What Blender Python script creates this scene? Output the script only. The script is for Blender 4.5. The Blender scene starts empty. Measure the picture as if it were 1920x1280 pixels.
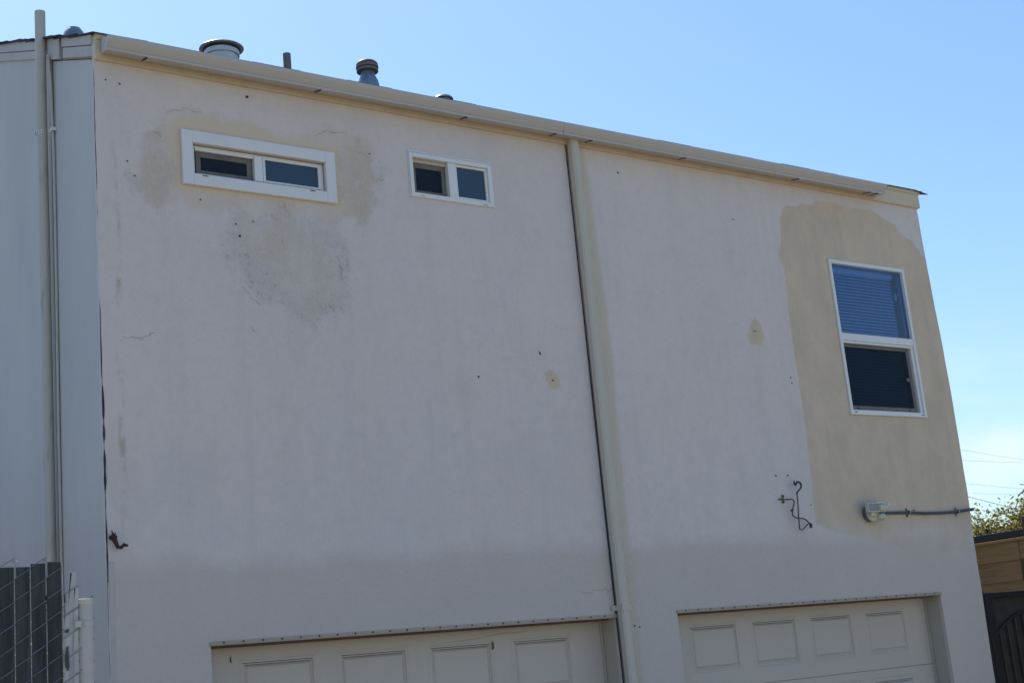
import bpy, bmesh, math, random
import numpy as np
from mathutils import Matrix, Vector, noise as mnoise
random.seed(7)
SC = bpy.context.scene
COL = SC.collection
R = math.radians

# ------------------------------------------------------------------ camera
cam_d = bpy.data.cameras.new('camera'); cam = bpy.data.objects.new('camera', cam_d); COL.objects.link(cam)
RC = np.array([[0.80891033, 0.06071513, 0.58478863], [-0.580575, 0.2393498, 0.77823155], [-0.09271861, -0.9690332, 0.22886221]])
M4 = Matrix.Identity(4)
for i in range(3):
    M4[i][0] = RC[i, 0]; M4[i][1] = -RC[i, 1]; M4[i][2] = -RC[i, 2]
M4[0][3], M4[1][3], M4[2][3] = 0.0, -7.0, 1.8
cam.matrix_world = M4
cam_d.sensor_width = 36.0; cam_d.lens = 49.525; cam_d.clip_start = .05; cam_d.clip_end = 5000
cam_d.dof.use_dof = True; cam_d.dof.focus_distance = 9.3; cam_d.dof.aperture_fstop = 8.0
SC.camera = cam

# ------------------------------------------------------------------ light
SUN_EL, SUN_AZ = 54.0, 6.0          # azimuth measured from +Y towards +X
world = bpy.data.worlds.new('World'); SC.world = world; world.use_nodes = True
wn = world.node_tree.nodes; wl = world.node_tree.links; wn.clear()
sky = wn.new('ShaderNodeTexSky'); sky.sky_type = 'NISHITA'; sky.sun_disc = False
sky.sun_elevation = R(SUN_EL); sky.sun_rotation = R(SUN_AZ); sky.altitude = 10
sky.air_density = 1.3; sky.dust_density = .8; sky.ozone_density = 4.0
bg = wn.new('ShaderNodeBackground'); bg.inputs['Strength'].default_value = .15
out = wn.new('ShaderNodeOutputWorld')
# thin white cloud wisps low over the horizon
tc = wn.new('ShaderNodeTexCoord'); mp = wn.new('ShaderNodeMapping'); mp.inputs['Scale'].default_value = (2.2, 2.2, 7.0)
mp.inputs['Location'].default_value = (.35, .1, .2)
nz = wn.new('ShaderNodeTexNoise'); nz.inputs['Scale'].default_value = 1.7; nz.inputs['Detail'].default_value = 7; nz.inputs['Roughness'].default_value = .55
cr = wn.new('ShaderNodeMapRange'); cr.inputs[1].default_value = .50; cr.inputs[2].default_value = .74; cr.interpolation_type = 'SMOOTHSTEP'
sp = wn.new('ShaderNodeSeparateXYZ')
lo = wn.new('ShaderNodeMapRange'); lo.inputs[1].default_value = .235; lo.inputs[2].default_value = .10; lo.interpolation_type = 'SMOOTHSTEP'
mu = wn.new('ShaderNodeMath'); mu.operation = 'MULTIPLY'
mu2 = wn.new('ShaderNodeMath'); mu2.operation = 'MULTIPLY'; mu2.inputs[1].default_value = .45
mx = wn.new('ShaderNodeMix'); mx.data_type = 'RGBA'; mx.inputs[7].default_value = (7.0, 7.3, 7.8, 1)
wl.new(tc.outputs['Generated'], mp.inputs[0]); wl.new(mp.outputs[0], nz.inputs['Vector']); wl.new(nz.outputs[0], cr.inputs[0])
wl.new(tc.outputs['Generated'], sp.inputs[0]); wl.new(sp.outputs[2], lo.inputs[0])
wl.new(cr.outputs[0], mu.inputs[0]); wl.new(lo.outputs[0], mu.inputs[1]); wl.new(mu.outputs[0], mu2.inputs[0])
wb = wn.new('ShaderNodeMix'); wb.data_type = 'RGBA'; wb.blend_type = 'MULTIPLY'; wb.inputs[0].default_value = 1; wb.inputs[7].default_value = (.92, 1.04, 1.14, 1)   # the camera's white balance
wl.new(sky.outputs[0], wb.inputs[6])
cd1 = wn.new('ShaderNodeVectorMath'); cd1.operation = 'SUBTRACT'; cd1.inputs[1].default_value = (0.8183, 0.5636, 0.1131)
cd2 = wn.new('ShaderNodeVectorMath'); cd2.operation = 'MULTIPLY'; cd2.inputs[1].default_value = (11, 11, 26)
cd3 = wn.new('ShaderNodeVectorMath'); cd3.operation = 'LENGTH'
cn = wn.new('ShaderNodeTexNoise'); cn.inputs['Scale'].default_value = 22; cn.inputs['Detail'].default_value = 6
cm1 = wn.new('ShaderNodeMath'); cm1.operation = 'MULTIPLY_ADD'; cm1.inputs[1].default_value = 1.5; 
cm2 = wn.new('ShaderNodeMapRange'); cm2.interpolation_type = 'SMOOTHSTEP'; cm2.inputs[1].default_value = 1.75; cm2.inputs[2].default_value = .55; cm2.inputs[4].default_value = .55
cmx = wn.new('ShaderNodeMath'); cmx.operation = 'MAXIMUM'
wl.new(tc.outputs['Generated'], cd1.inputs[0]); wl.new(cd1.outputs[0], cd2.inputs[0]); wl.new(cd2.outputs[0], cd3.inputs[0]); wl.new(tc.outputs['Generated'], cn.inputs['Vector'])
wl.new(cn.outputs[0], cm1.inputs[0]); wl.new(cd3.outputs['Value'], cm1.inputs[2]); wl.new(cm1.outputs[0], cm2.inputs[0]); wl.new(cm2.outputs[0], cmx.inputs[0]); wl.new(mu2.outputs[0], cmx.inputs[1])
wl.new(cmx.outputs[0], mx.inputs[0]); wl.new(wb.outputs[2], mx.inputs[6])
wl.new(mx.outputs[2], bg.inputs['Color']); wl.new(bg.outputs[0], out.inputs['Surface'])

sun_d = bpy.data.lights.new('sun', 'SUN'); sun_d.energy = 5.0; sun_d.angle = R(.53); sun_d.color = (1.0, .92, .79)
sun = bpy.data.objects.new('sun', sun_d); COL.objects.link(sun)
sd = Vector((math.sin(R(SUN_AZ)) * math.cos(R(SUN_EL)), math.cos(R(SUN_AZ)) * math.cos(R(SUN_EL)), math.sin(R(SUN_EL))))
sun.rotation_euler = sd.to_track_quat('Z', 'Y').to_euler(); sun.location = (0, 20, 40)
SC.view_settings.view_transform = 'Standard'; SC.view_settings.look = 'None'
SC.view_settings.gamma = 1; SC.view_settings.use_curve_mapping = False
SC.view_settings.exposure = 0.0

# ------------------------------------------------------------------ helpers
ORI = {}
class MB:
    """collects plain shapes, then links them as one mesh object"""
    def __init__(s): s.v = []; s.f = []
    def add(s, vs, fs):
        b = len(s.v); s.v += [tuple(map(float, v)) for v in vs]; s.f += [tuple(b + i for i in f) for f in fs]; return s
    def box(s, x0, x1, y0, y1, z0, z1):
        return s.add([(x0, y0, z0), (x1, y0, z0), (x1, y1, z0), (x0, y1, z0), (x0, y0, z1), (x1, y0, z1), (x1, y1, z1), (x0, y1, z1)],
                     [(0, 3, 2, 1), (4, 5, 6, 7), (0, 1, 5, 4), (1, 2, 6, 5), (2, 3, 7, 6), (3, 0, 4, 7)])
    def hexa(s, p):     # eight corners, bottom ring then top ring
        return s.add(p, [(0, 3, 2, 1), (4, 5, 6, 7), (0, 1, 5, 4), (1, 2, 6, 5), (2, 3, 7, 6), (3, 0, 4, 7)])
    def tube(s, pts, r, n=8, cap=True):
        pts = [Vector(p) for p in pts]; m = len(pts)
        rr = r if isinstance(r, (list, tuple)) else [r] * m
        t0 = (pts[1] - pts[0]).normalized()
        up = Vector((0, 0, 1)) if abs(t0.z) < .9 else Vector((0, 1, 0))
        nrm = t0.cross(up).normalized(); vs = []; fs = []
        for i, p in enumerate(pts):
            a = pts[max(i - 1, 0)]; b = pts[min(i + 1, m - 1)]
            t = (b - a).normalized()
            nrm = (nrm - t * nrm.dot(t)).normalized(); bi = t.cross(nrm)
            for k in range(n):
                an = 2 * math.pi * k / n
                vs.append(p + (nrm * math.cos(an) + bi * math.sin(an)) * rr[i])
        for i in range(m - 1):
            for k in range(n):
                k2 = (k + 1) % n
                fs.append((i * n + k, i * n + k2, (i + 1) * n + k2, (i + 1) * n + k))
        if cap:
            fs.append(tuple(range(n - 1, -1, -1))); fs.append(tuple((m - 1) * n + k for k in range(n)))
        return s.add(vs, fs)
    def lathe(s, c, prof, n=24, axis='z'):
        vs = []; fs = []
        for r, h in prof:
            for k in range(n):
                a = 2 * math.pi * k / n
                if axis == 'z': vs.append((c[0] + r * math.cos(a), c[1] + r * math.sin(a), c[2] + h))
                else: vs.append((c[0] + r * math.cos(a), c[1] + h, c[2] + r * math.sin(a)))
        for i in range(len(prof) - 1):
            for k in range(n):
                k2 = (k + 1) % n
                q = (i * n + k, i * n + k2, (i + 1) * n + k2, (i + 1) * n + k)
                fs.append(q if axis == 'z' else q[::-1])
        fs.append(tuple(range(n))); fs.append(tuple((len(prof) - 1) * n + k for k in range(n)))
        return s.add(vs, fs)
    def extrude(s, prof, x0, x1, cap=True):   # closed (y, z) profile swept along x
        n = len(prof)
        vs = [(x0, y, z) for y, z in prof] + [(x1, y, z) for y, z in prof]
        fs = [(i, (i + 1) % n, n + (i + 1) % n, n + i) for i in range(n)]
        if cap: fs += [tuple(range(n - 1, -1, -1)), tuple(n + i for i in range(n))]
        return s.add(vs, fs)
    def build(s, name, mat, parent=None, origin=None, smooth=False, bevel=0, kind=None, label=None, fix=True):
        V = np.array(s.v)
        if origin is None:
            mn, mx_ = V.min(0), V.max(0); origin = ((mn[0] + mx_[0]) / 2, (mn[1] + mx_[1]) / 2, mn[2])
        me = bpy.data.meshes.new(name)
        me.from_pydata([tuple(v) for v in V - np.array(origin)], [], s.f); me.update()
        if fix:
            bm = bmesh.new(); bm.from_mesh(me); bmesh.ops.recalc_face_normals(bm, faces=bm.faces); bm.to_mesh(me); bm.free()
        if smooth:
            me.shade_smooth()
            me.set_sharp_from_angle(angle=R(40))
        return place(name, me, mat, parent, origin, bevel, kind, label)
def place(name, me, mat, parent, origin, bevel=0, kind=None, label=None):
    o = bpy.data.objects.new(name, me); COL.objects.link(o)
    if mat: 
        me.materials.clear(); me.materials.append(mat)
    ORI[o] = Vector(origin)
    if parent: o.parent = parent; o.location = Vector(origin) - ORI[parent]
    else: o.location = origin
    if bevel:
        b = o.modifiers.new('bevel', 'BEVEL'); b.width = bevel; b.segments = 2; b.limit_method = 'ANGLE'; b.angle_limit = R(50)
    if kind: o['kind'] = kind
    if label: o['label'] = label
    return o
def thing(name, loc, label, cat, group=None):
    o = bpy.data.objects.new(name, None); COL.objects.link(o); o.location = loc; o.empty_display_size = .1
    ORI[o] = Vector(loc); tag(o, label, cat, group); return o
def tag(o, label, cat, group=None):
    o['label'] = label; o['category'] = cat
    if group: o['group'] = group
    return o

class NT:
    def __init__(s, name):
        s.m = bpy.data.materials.new(name); s.m.use_nodes = True
        s.t = s.m.node_tree; s.n = s.t.nodes; s.l = s.t.links; s.n.clear()
        s.out = s.n.new('ShaderNodeOutputMaterial'); s.b = s.n.new('ShaderNodeBsdfPrincipled'); s.l.new(s.b.outputs[0], s.out.inputs[0])
        s.tc = s.n.new('ShaderNodeTexCoord').outputs['Object']; s.geo = None
    def pos(s):
        if s.geo is None: s.geo = s.n.new('ShaderNodeNewGeometry').outputs['Position']
        return s.geo
    def set(s, i, v):
        if hasattr(v, 'is_linked'): s.l.new(v, i)
        else: i.default_value = v
    def noise(s, scale, detail=4, rough=.55, vec=None, sc=None, out=0):
        vec = vec or s.pos()
        if sc is not None:
            m = s.n.new('ShaderNodeMapping'); m.inputs['Scale'].default_value = sc; s.l.new(vec, m.inputs[0]); vec = m.outputs[0]
        n = s.n.new('ShaderNodeTexNoise'); n.inputs['Scale'].default_value = scale; n.inputs['Detail'].default_value = detail; n.inputs['Roughness'].default_value = rough
        s.l.new(vec, n.inputs['Vector']); return n.outputs[out]
    def math(s, op, a, b=0.0, c=None):
        m = s.n.new('ShaderNodeMath'); m.operation = op; s.set(m.inputs[0], a); s.set(m.inputs[1], b)
        if c is not None: s.set(m.inputs[2], c)
        return m.outputs[0]
    def ramp(s, v, a, b, lo=0., hi=1.):
        m = s.n.new('ShaderNodeMapRange'); m.interpolation_type = 'SMOOTHSTEP'
        s.set(m.inputs[0], v); m.inputs[1].default_value = a; m.inputs[2].default_value = b; m.inputs[3].default_value = lo; m.inputs[4].default_value = hi
        return m.outputs[0]
    def mix(s, f, a, b, mode='MIX'):
        m = s.n.new('ShaderNodeMix'); m.data_type = 'RGBA'; m.blend_type = mode
        s.set(m.inputs[0], f); s.set(m.inputs[6], a if hasattr(a, 'is_linked') else (*a, 1)); s.set(m.inputs[7], b if hasattr(b, 'is_linked') else (*b, 1))
        return m.outputs[2]
    def attr(s, name):
        a = s.n.new('ShaderNodeAttribute'); a.attribute_name = name; return a.outputs['Fac']
    def sep(s, v=None):
        m = s.n.new('ShaderNodeSeparateXYZ'); s.l.new(v or s.pos(), m.inputs[0]); return m.outputs
    def bump(s, h, strength=.3, dist=.01, normal=None):
        b = s.n.new('ShaderNodeBump'); b.inputs['Strength'].default_value = strength; b.inputs['Distance'].default_value = dist
        s.l.new(h, b.inputs['Height'])
        if normal: s.l.new(normal, b.inputs['Normal'])
        s.l.new(b.outputs[0], s.b.inputs['Normal']); return b.outputs[0]
    def color(s, c): s.set(s.b.inputs['Base Color'], c if hasattr(c, 'is_linked') else (*c, 1))
    def p(s, **k):
        for a, v in k.items(): s.set(s.b.inputs[a.replace('_', ' ')], v)
        return s

def painted(name, col, dirt=(.30, .27, .22), amt=.35, rough=.55, scale=5, metal=0., bump=.08, sc=(1, 1, 1)):
    t = NT(name)
    n1 = t.noise(scale, 6, .65, sc=sc); n2 = t.noise(scale * 9, 4, .6, sc=sc); n3 = t.noise(1.3, 3)
    f = t.math('MULTIPLY', t.ramp(n1, .5, .78), amt)
    c = t.mix(f, col, dirt)
    c = t.mix(t.math('MULTIPLY', t.ramp(n2, .66, .76), amt * .7), c, tuple(x * .5 for x in dirt))
    c = t.mix(t.ramp(n3, .3, .7, 0, .12), c, tuple(x * .8 for x in col))
    t.color(c); t.p(Roughness=rough, Metallic=metal)
    if bump: t.bump(n2, bump, .004)
    return t.m
def plain(name, col, rough=.5, metal=0., var=.25, scale=12):
    t = NT(name); n = t.noise(scale, 5, .6)
    t.color(t.mix(t.ramp(n, .35, .7), col, tuple(x * (1 - var) for x in col))); t.p(Roughness=rough, Metallic=metal); return t.m

# ------------------------------------------------------------------ materials
def stucco_front():
    t = NT('stucco_front'); P = t.pos(); x, y, z = t.sep()
    big = t.noise(.55, 5, .6, sc=(1.5, 1, .8)); mid = t.noise(2.4, 6, .62, sc=(1.3, 1, .75)); fine = t.noise(14, 5, .65); vf = t.noise(70, 3, .6)
    base = t.mix(t.ramp(big, .35, .68), (.715, .628, .594), (.672, .602, .580))
    base = t.mix(t.ramp(mid, .46, .74, 0, .45), base, (.605, .535, .50))
    blo = t.noise(1.15, 7, .7, sc=(1.6, 1, 1.1)); base = t.mix(t.ramp(blo, .52, .66, 0, .4), base, (.64, .602, .592)); base = t.mix(t.ramp(blo, .46, .34, 0, .4), base, (.715, .612, .565))
    base = t.mix(t.ramp(fine, .42, .7, 0, .16), base, (.50, .45, .43)); base = t.mix(t.ramp(t.noise(150, 3, .6), .5, .72, 0, .22), base, (.46, .42, .40))
    # vertical rain wash
    wash = t.noise(1.0, 4, .6, sc=(5.5, 1, .35))
    base = t.mix(t.ramp(wash, .5, .72, 0, .22), base, (.53, .48, .46))
    # lower band: a rougher later coat, its colour darkened for dim light low down
    wob = t.math('MULTIPLY_ADD', t.noise(1.1, 6, .66), .30, -.15)
    wob = t.math('MULTIPLY_ADD', t.noise(6, 5, .7), .10, wob); band = t.ramp(t.math('ADD', z, wob), 2.66, 2.52)
    base = t.mix(t.math('MULTIPLY', band, t.ramp(t.noise(1.9, 7, .7, sc=(1, 1, .6)), .32, .62, .78, .98)), base, (.592, .512, .458))
    # yellowed strip below the eave
    eave = t.ramp(t.math('ADD', z, t.math('MULTIPLY_ADD', t.noise(3, 5, .65), .5, -.25)), 5.12, 5.33)
    base = t.mix(t.math('MULTIPLY', eave, .16), base, (.60, .48, .34))
    # older beige paint showing round the small window
    st = t.math('ADD', t.attr('stain'), t.math('MULTIPLY_ADD', t.noise(4.2, 9, .8), .50, -.24))
    base = t.mix(t.math('MULTIPLY', t.ramp(st, -.01, .05, 0, .5), t.ramp(t.noise(3.3, 8, .75), .36, .6, .35, 1.)), base, (.61, .50, .365))
    st2 = t.math('ADD', t.attr('old_beige'), t.math('MULTIPLY_ADD', t.noise(8, 9, .75), .16, -.085))
    base = t.mix(t.ramp(st2, -.010, .012, 0, .75), base, (.69, .55, .40))
    # grime that sits in the rough patch under it
    gr = t.math('ADD', t.attr('grime_and_shade'), t.math('MULTIPLY_ADD', t.noise(3.6, 9, .76, sc=(1.2, 1, .8)), .85, -.45))
    grm = t.ramp(gr, -.06, .10)
    base = t.mix(t.math('MULTIPLY', grm, t.ramp(t.noise(2.6, 9, .78, sc=(1.3, 1, .7)), .40, .62, .06, .5)), base, (.58, .475, .355))
    spk = t.math('MULTIPLY', t.math('MULTIPLY', t.ramp(gr, -.13, -.02), t.ramp(gr, .22, .05, .12, 1.)), t.math('MULTIPLY', t.ramp(t.noise(19, 7, .75, sc=(1, 1, .8)), .50, .60), t.ramp(t.noise(52, 5, .75), .44, .58)))
    base = t.mix(t.math('MULTIPLY', spk, t.ramp(t.noise(3.1, 4, .6), .40, .66, .03, .55)), base, (.33, .25, .175))
    # brushed touch-up paint: round the big window, beside the downspout, spots
    pa = t.math('ADD', t.attr('patch'), t.math('MULTIPLY_ADD', t.noise(13, 8, .78), .045, -.0225))
    beige = t.mix(t.ramp(t.noise(2.6, 8, .72, sc=(1.5, 1, .9)), .36, .64), (.675, .535, .395), (.585, .472, .358)); beige = t.mix(t.ramp(t.noise(1.4, 5, .6, sc=(4, 1, .5)), .52, .7, 0, .35), beige, (.47, .40, .33)); beige = t.mix(t.ramp(t.noise(120, 3, .6), .5, .72, 0, .2), beige, (.42, .36, .28))
    pm = t.math('MULTIPLY', t.ramp(pa, -.010, .012, 0, .94), t.ramp(t.math('ADD', z, t.math('MULTIPLY_ADD', t.noise(1.7, 6, .65), .7, -.35)), 2.28, 2.74))
    base = t.mix(pm, base, beige)
    dp = t.math('ADD', t.attr('brush'), t.math('MULTIPLY_ADD', t.noise(2.5, 6, .65, sc=(2, 1, 1)), .07, -.035))
    base = t.mix(t.ramp(dp, -.02, .03, 0, .75), base, (.58, .50, .39))
    # dribble line near the left corner
    ln = t.math('ABSOLUTE', t.math('ADD', t.math('SUBTRACT', x, 2.675), t.math('MULTIPLY_ADD', t.noise(1.1, 3, .5), .06, -.03)))
    lm = t.math('MULTIPLY', t.ramp(ln, .03, .004), t.ramp(t.noise(11, 5, .7, sc=(1, 1, .5)), .46, .66))
    lm = t.math('MULTIPLY', lm, t.math('MULTIPLY', t.ramp(z, 2.6, 2.9), t.ramp(z, 4.9, 4.6)))
    base = t.mix(t.math('MULTIPLY', lm, .65), base, (.43, .33, .25))
    # sparse tiny specks over the whole wall
    vo = t.n.new('ShaderNodeTexVoronoi'); vo.inputs['Scale'].default_value = 3.3; t.l.new(P, vo.inputs['Vector'])
    base = t.mix(t.math('MULTIPLY', t.ramp(vo.outputs['Distance'], .035, .02), t.ramp(fine, .5, .6)), base, (.25, .22, .2))
    t.color(base); t.p(Roughness=.92)
    rough_amt = t.math('ADD', t.math('MULTIPLY', band, .8), t.math('MULTIPLY', grm, 1.2))
    h = t.math('ADD', t.math('MULTIPLY', t.noise(38, 5, .65), t.math('ADD', rough_amt, .45)), t.math('MULTIPLY', mid, 2.2))
    h = t.math('ADD', h, t.math('MULTIPLY', vf, .25))
    t.bump(h, .85, .0065)
    return t.m
def side_paint():
    t = NT('side_wall_paint'); x, y, z = t.sep()
    a = t.noise(.9, 5, .6, sc=(1, 2.2, .7)); b = t.noise(2, 5, .6, sc=(1, 2.5, .5)); c = t.noise(26, 5, .7)
    base = t.mix(t.ramp(a, .35, .68), (.600, .575, .550), (.540, .53, .515))
    base = t.mix(t.ramp(b, .5, .75, 0, .25), base, (.50, .49, .475))
    base = t.mix(t.math('MULTIPLY', t.ramp(c, .67, .75), .5), base, (.22, .23, .22))
    base = t.mix(t.ramp(z, 2.9, 2.35, 0, .35), base, (.38, .40, .44))  # bluish shade low on the wall, painted into the colour
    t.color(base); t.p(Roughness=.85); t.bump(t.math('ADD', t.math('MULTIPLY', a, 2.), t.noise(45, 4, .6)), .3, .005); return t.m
def concrete():
    t = NT('concrete'); a = t.noise(.5, 6, .6); b = t.noise(9, 6, .7); c = t.noise(90, 3, .6)
    base = t.mix(t.ramp(a, .3, .7), (.45, .375, .265), (.37, .31, .225)); base = t.mix(t.ramp(b, .55, .8, 0, .5), base, (.27, .25, .22))
    t.color(base); t.p(Roughness=.9); t.bump(t.math('ADD', b, t.math('MULTIPLY', c, .4)), .4, .004); return t.m
def soil():
    t = NT('dry_ground'); a = t.noise(.12, 6, .6); b = t.noise(3, 6, .7)
    base = t.mix(t.ramp(a, .35, .65), (.27, .22, .14), (.20, .18, .10)); base = t.mix(t.ramp(b, .5, .8, 0, .6), base, (.10, .085, .06))
    t.color(base); t.p(Roughness=.95); t.bump(b, .6, .03); return t.m
def wood(name, c0, c1, c2, axis='x', scale=1.0):
    t = NT(name); sc = (1.2, 14, 14) if axis == 'x' else ((14, 1.2, 14) if axis == 'y' else (14, 14, 1.2))
    oi = t.n.new('ShaderNodeObjectInfo').outputs['Random']
    off = t.n.new('ShaderNodeVectorMath'); off.operation = 'ADD'; t.l.new(t.pos(), off.inputs[0])
    cb = t.n.new('ShaderNodeCombineXYZ')
    for i in range(3): t.l.new(t.math('MULTIPLY', oi, 37. + 11 * i), cb.inputs[i])
    t.l.new(cb.outputs[0], off.inputs[1]); v = off.outputs[0]
    g = t.noise(2.2 * scale, 6, .7, vec=v, sc=sc); k = t.noise(1.1 * scale, 4, .6, vec=v, sc=tuple(min(q, 3) for q in sc)); f = t.noise(60, 3, .6)
    base = t.mix(t.ramp(g, .35, .68), c0, c1); base = t.mix(t.ramp(k, .52, .72, 0, .8), base, c2)
    base = t.mix(t.math('MULTIPLY', oi, .3), base, tuple(q * .7 for q in c0))
    t.color(base); t.p(Roughness=.85); t.bump(t.math('ADD', g, t.math('MULTIPLY', f, .2)), .5, .004); return t.m
def glass(name, tint=(.60, .735, .93), ior=1.9):
    t = NT(name); t.n.remove(t.b)
    tr = t.n.new('ShaderNodeBsdfTransparent'); tr.inputs[0].default_value = (*tint, 1)
    gl = t.n.new('ShaderNodeBsdfGlossy'); gl.inputs['Roughness'].default_value = .02
    g = t.n.new('ShaderNodeNewGeometry'); dt = t.n.new('ShaderNodeVectorMath'); dt.operation = 'DOT_PRODUCT'
    t.l.new(g.outputs['Incoming'], dt.inputs[0]); t.l.new(g.outputs['Normal'], dt.inputs[1])
    c = t.math('ABSOLUTE', dt.outputs['Value']); fr = t.math('MULTIPLY_ADD', t.math('POWER', t.math('SUBTRACT', 1.0, c), 5.0), .93, .07)
    n = t.noise(1.8, 2); bp = t.n.new('ShaderNodeBump'); bp.inputs['Strength'].default_value = .05; bp.inputs['Distance'].default_value = .02; t.l.new(n, bp.inputs['Height'])
    t.l.new(bp.outputs[0], gl.inputs['Normal'])
    m = t.n.new('ShaderNodeMixShader'); t.l.new(fr, m.inputs[0]); t.l.new(tr.outputs[0], m.inputs[1]); t.l.new(gl.outputs[0], m.inputs[2]); t.l.new(m.outputs[0], t.out.inputs[0])
    return t.m
def frosted():
    t = NT('obscured_glass'); n = t.noise(90, 3, .6)
    t.color((.012, .030, .055)); t.p(Roughness=.2, IOR=1.7); t.bump(n, .15, .002); return t.m
def screen():
    t = NT('insect_screen_mesh'); t.n.remove(t.b)
    tr = t.n.new('ShaderNodeBsdfTransparent'); df = t.n.new('ShaderNodeBsdfDiffuse'); df.inputs[0].default_value = (.030, .045, .066, 1)
    m = t.n.new('ShaderNodeMixShader'); m.inputs[0].default_value = .60
    t.l.new(tr.outputs[0], m.inputs[1]); t.l.new(df.outputs[0], m.inputs[2]); t.l.new(m.outputs[0], t.out.inputs[0]); return t.m
def leafmat(name, c0, c1):
    t = NT(name); oi = t.noise(2.2, 4, .7); o2 = t.noise(7, 3, .6)
    c = t.mix(t.ramp(oi, .35, .65), c0, c1); c = t.mix(t.ramp(o2, .55, .75, 0, .6), c, (.11, .075, .018)); t.color(c); t.p(Roughness=.5)
    tl = t.n.new('ShaderNodeBsdfTranslucent'); t.l.new(t.mix(.6, c, (.34, .25, .025)), tl.inputs[0])
    m = t.n.new('ShaderNodeMixShader'); m.inputs[0].default_value = .45
    t.l.new(t.b.outputs[0], m.inputs[1]); t.l.new(tl.outputs[0], m.inputs[2]); t.l.new(m.outputs[0], t.out.inputs[0]); return t.m
def rusty(name, c0=(.10, .075, .065), c1=(.16, .07, .035), r=.7):
    t = NT(name); n = t.noise(45, 5, .7); t.color(t.mix(t.ramp(n, .4, .68), c0, c1)); t.p(Roughness=r, Metallic=.2); t.bump(n, .4, .003); return t.m

M = dict(
    stucco=stucco_front(), side=side_paint(), concrete=concrete(), soil=soil(),
    trim=painted('eave_trim_paint', (.63, .525, .375), (.36, .27, .17), .45, .55, 4),
    gutter=painted('gutter_enamel', (.505, .475, .450), (.42, .38, .32), .28, .42, 3, sc=(1, 4, 4)),
    spout=painted('downspout_enamel', (.55, .495, .415), (.44, .41, .35), .3, .5, 3, sc=(4, 4, .8)),
    rake=painted('rake_board_paint', (.52, .475, .445), (.26, .25, .25), .5, .7, 5),
    door=painted('garage_door_paint', (.575, .495, .43), (.44, .38, .30), .28, .5, 2.2),
    jamb=painted('door_jamb_paint', (.47, .42, .35), (.34, .32, .26), .35, .7, 3),
    weep=painted('weep_strip_metal', (.40, .33, .26), (.35, .25, .16), .5, .5, 8),
    streak=painted('dirt_streak', (.20, .20, .165), (.09, .09, .07), .8, .9, 6, sc=(1, 1, .4)), grime_and_shade=plain('groove_shade', (.20, .155, .12), .9), headstrip=plain('brown_strip', (.17, .11, .075), .8),
    vinyl=painted('white_vinyl', (.76, .755, .75), (.55, .53, .5), .22, .35, 6, bump=.02),
    casing=painted('white_casing_board', (.74, .735, .74), (.55, .53, .52), .3, .5, 5),
    inner=painted('sash_reveal', (.56, .46, .36), (.35, .26, .18), .5, .6, 9),
    taupe=plain('taupe_screen_frame', (.17, .145, .125), .5),
    glass=glass('window_glass'), frosted=frosted(), screen=screen(),
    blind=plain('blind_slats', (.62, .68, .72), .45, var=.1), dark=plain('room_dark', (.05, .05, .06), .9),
    shingle=painted('asphalt_shingle', (.045, .045, .05), (.10, .10, .10), .6, .95, 30, bump=.5),
    galv=plain('galvanised_steel', (.50, .53, .56), .32, .85, .35, 9), galvd=plain('weathered_steel', (.26, .31, .36), .45, .6, .35, 9),
    galvl=plain('bright_steel', (.62, .63, .64), .45, .35, .25, 9), ventdark=plain('vent_hollow', (.03, .03, .035), .8), cast=rusty('old_iron_pipe', (.17, .15, .15), (.24, .17, .14), .6),
    pipe=painted('painted_pipe', (.53, .50, .45), (.16, .16, .14), .6, .55, 7, sc=(3, 3, .6)),
    cream=painted('cream_plastic', (.58, .56, .43), (.40, .36, .26), .35, .4, 20, bump=.03),
    lens=plain('grey_lens', (.22, .235, .25), .25), greybox=plain('grey_box', (.13, .15, .17), .5),
    conduit=plain('dark_conduit', (.075, .085, .11), .55), iron=rusty('wrought_iron', (.06, .06, .066), (.10, .078, .07)),
    rust=rusty('rust', (.16, .085, .045), (.24, .12, .06)), redrust=rusty('dark_red_rust', (.04, .02, .02), (.085, .025, .025)),
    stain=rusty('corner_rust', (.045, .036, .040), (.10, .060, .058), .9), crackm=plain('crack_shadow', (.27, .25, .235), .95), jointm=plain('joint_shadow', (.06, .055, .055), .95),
    hole=plain('hole', (.07, .062, .06), .95),
    slat=wood('weathered_slat', (.058, .061, .064), (.014, .015, .017), (.010, .010, .012), 'z'), slatw=wood('white_slat', (.50, .50, .50), (.40, .40, .41), (.25, .24, .23), 'z'),
    wire=plain('galvanised_wire', (.30, .32, .34), .4, .75), post=painted('white_post', (.48, .45, .44), (.30, .24, .22), .45, .5, 6),
    board=wood('fence_board', (.38, .245, .11), (.24, .155, .078), (.30, .23, .15), 'y', .8), dpost=wood('dark_post', (.12, .080, .062), (.08, .055, .045), (.055, .04, .035), 'z'),
    gate=plain('black_gate_paint', (.022, .020, .022), .45), perf=plain('gate_sheet', (.050, .040, .036), .8, var=.35), bar=plain('gate_bar', (.03, .027, .027), .45),
    tar=plain('dark_roof_edge', (.018, .022, .035), .7), shedw=painted('shed_wall', (.25, .23, .2)), flash=plain('pale_drip', (.45, .43, .38), .5),
    bark=wood('bark', (.10, .08, .06), (.06, .048, .036), (.12, .1, .08), 'z'), leaf=leafmat('leaf', (.045, .07, .014), (.13, .125, .02)), leafd=leafmat('leaf_dark', (.03, .05, .014), (.06, .075, .016)),
    cable=plain('cable', (.05, .055, .06), .6), asphalt=painted('asphalt', (.055, .055, .055), (.035, .035, .035), .5, .9, 4, bump=.4),
)

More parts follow.
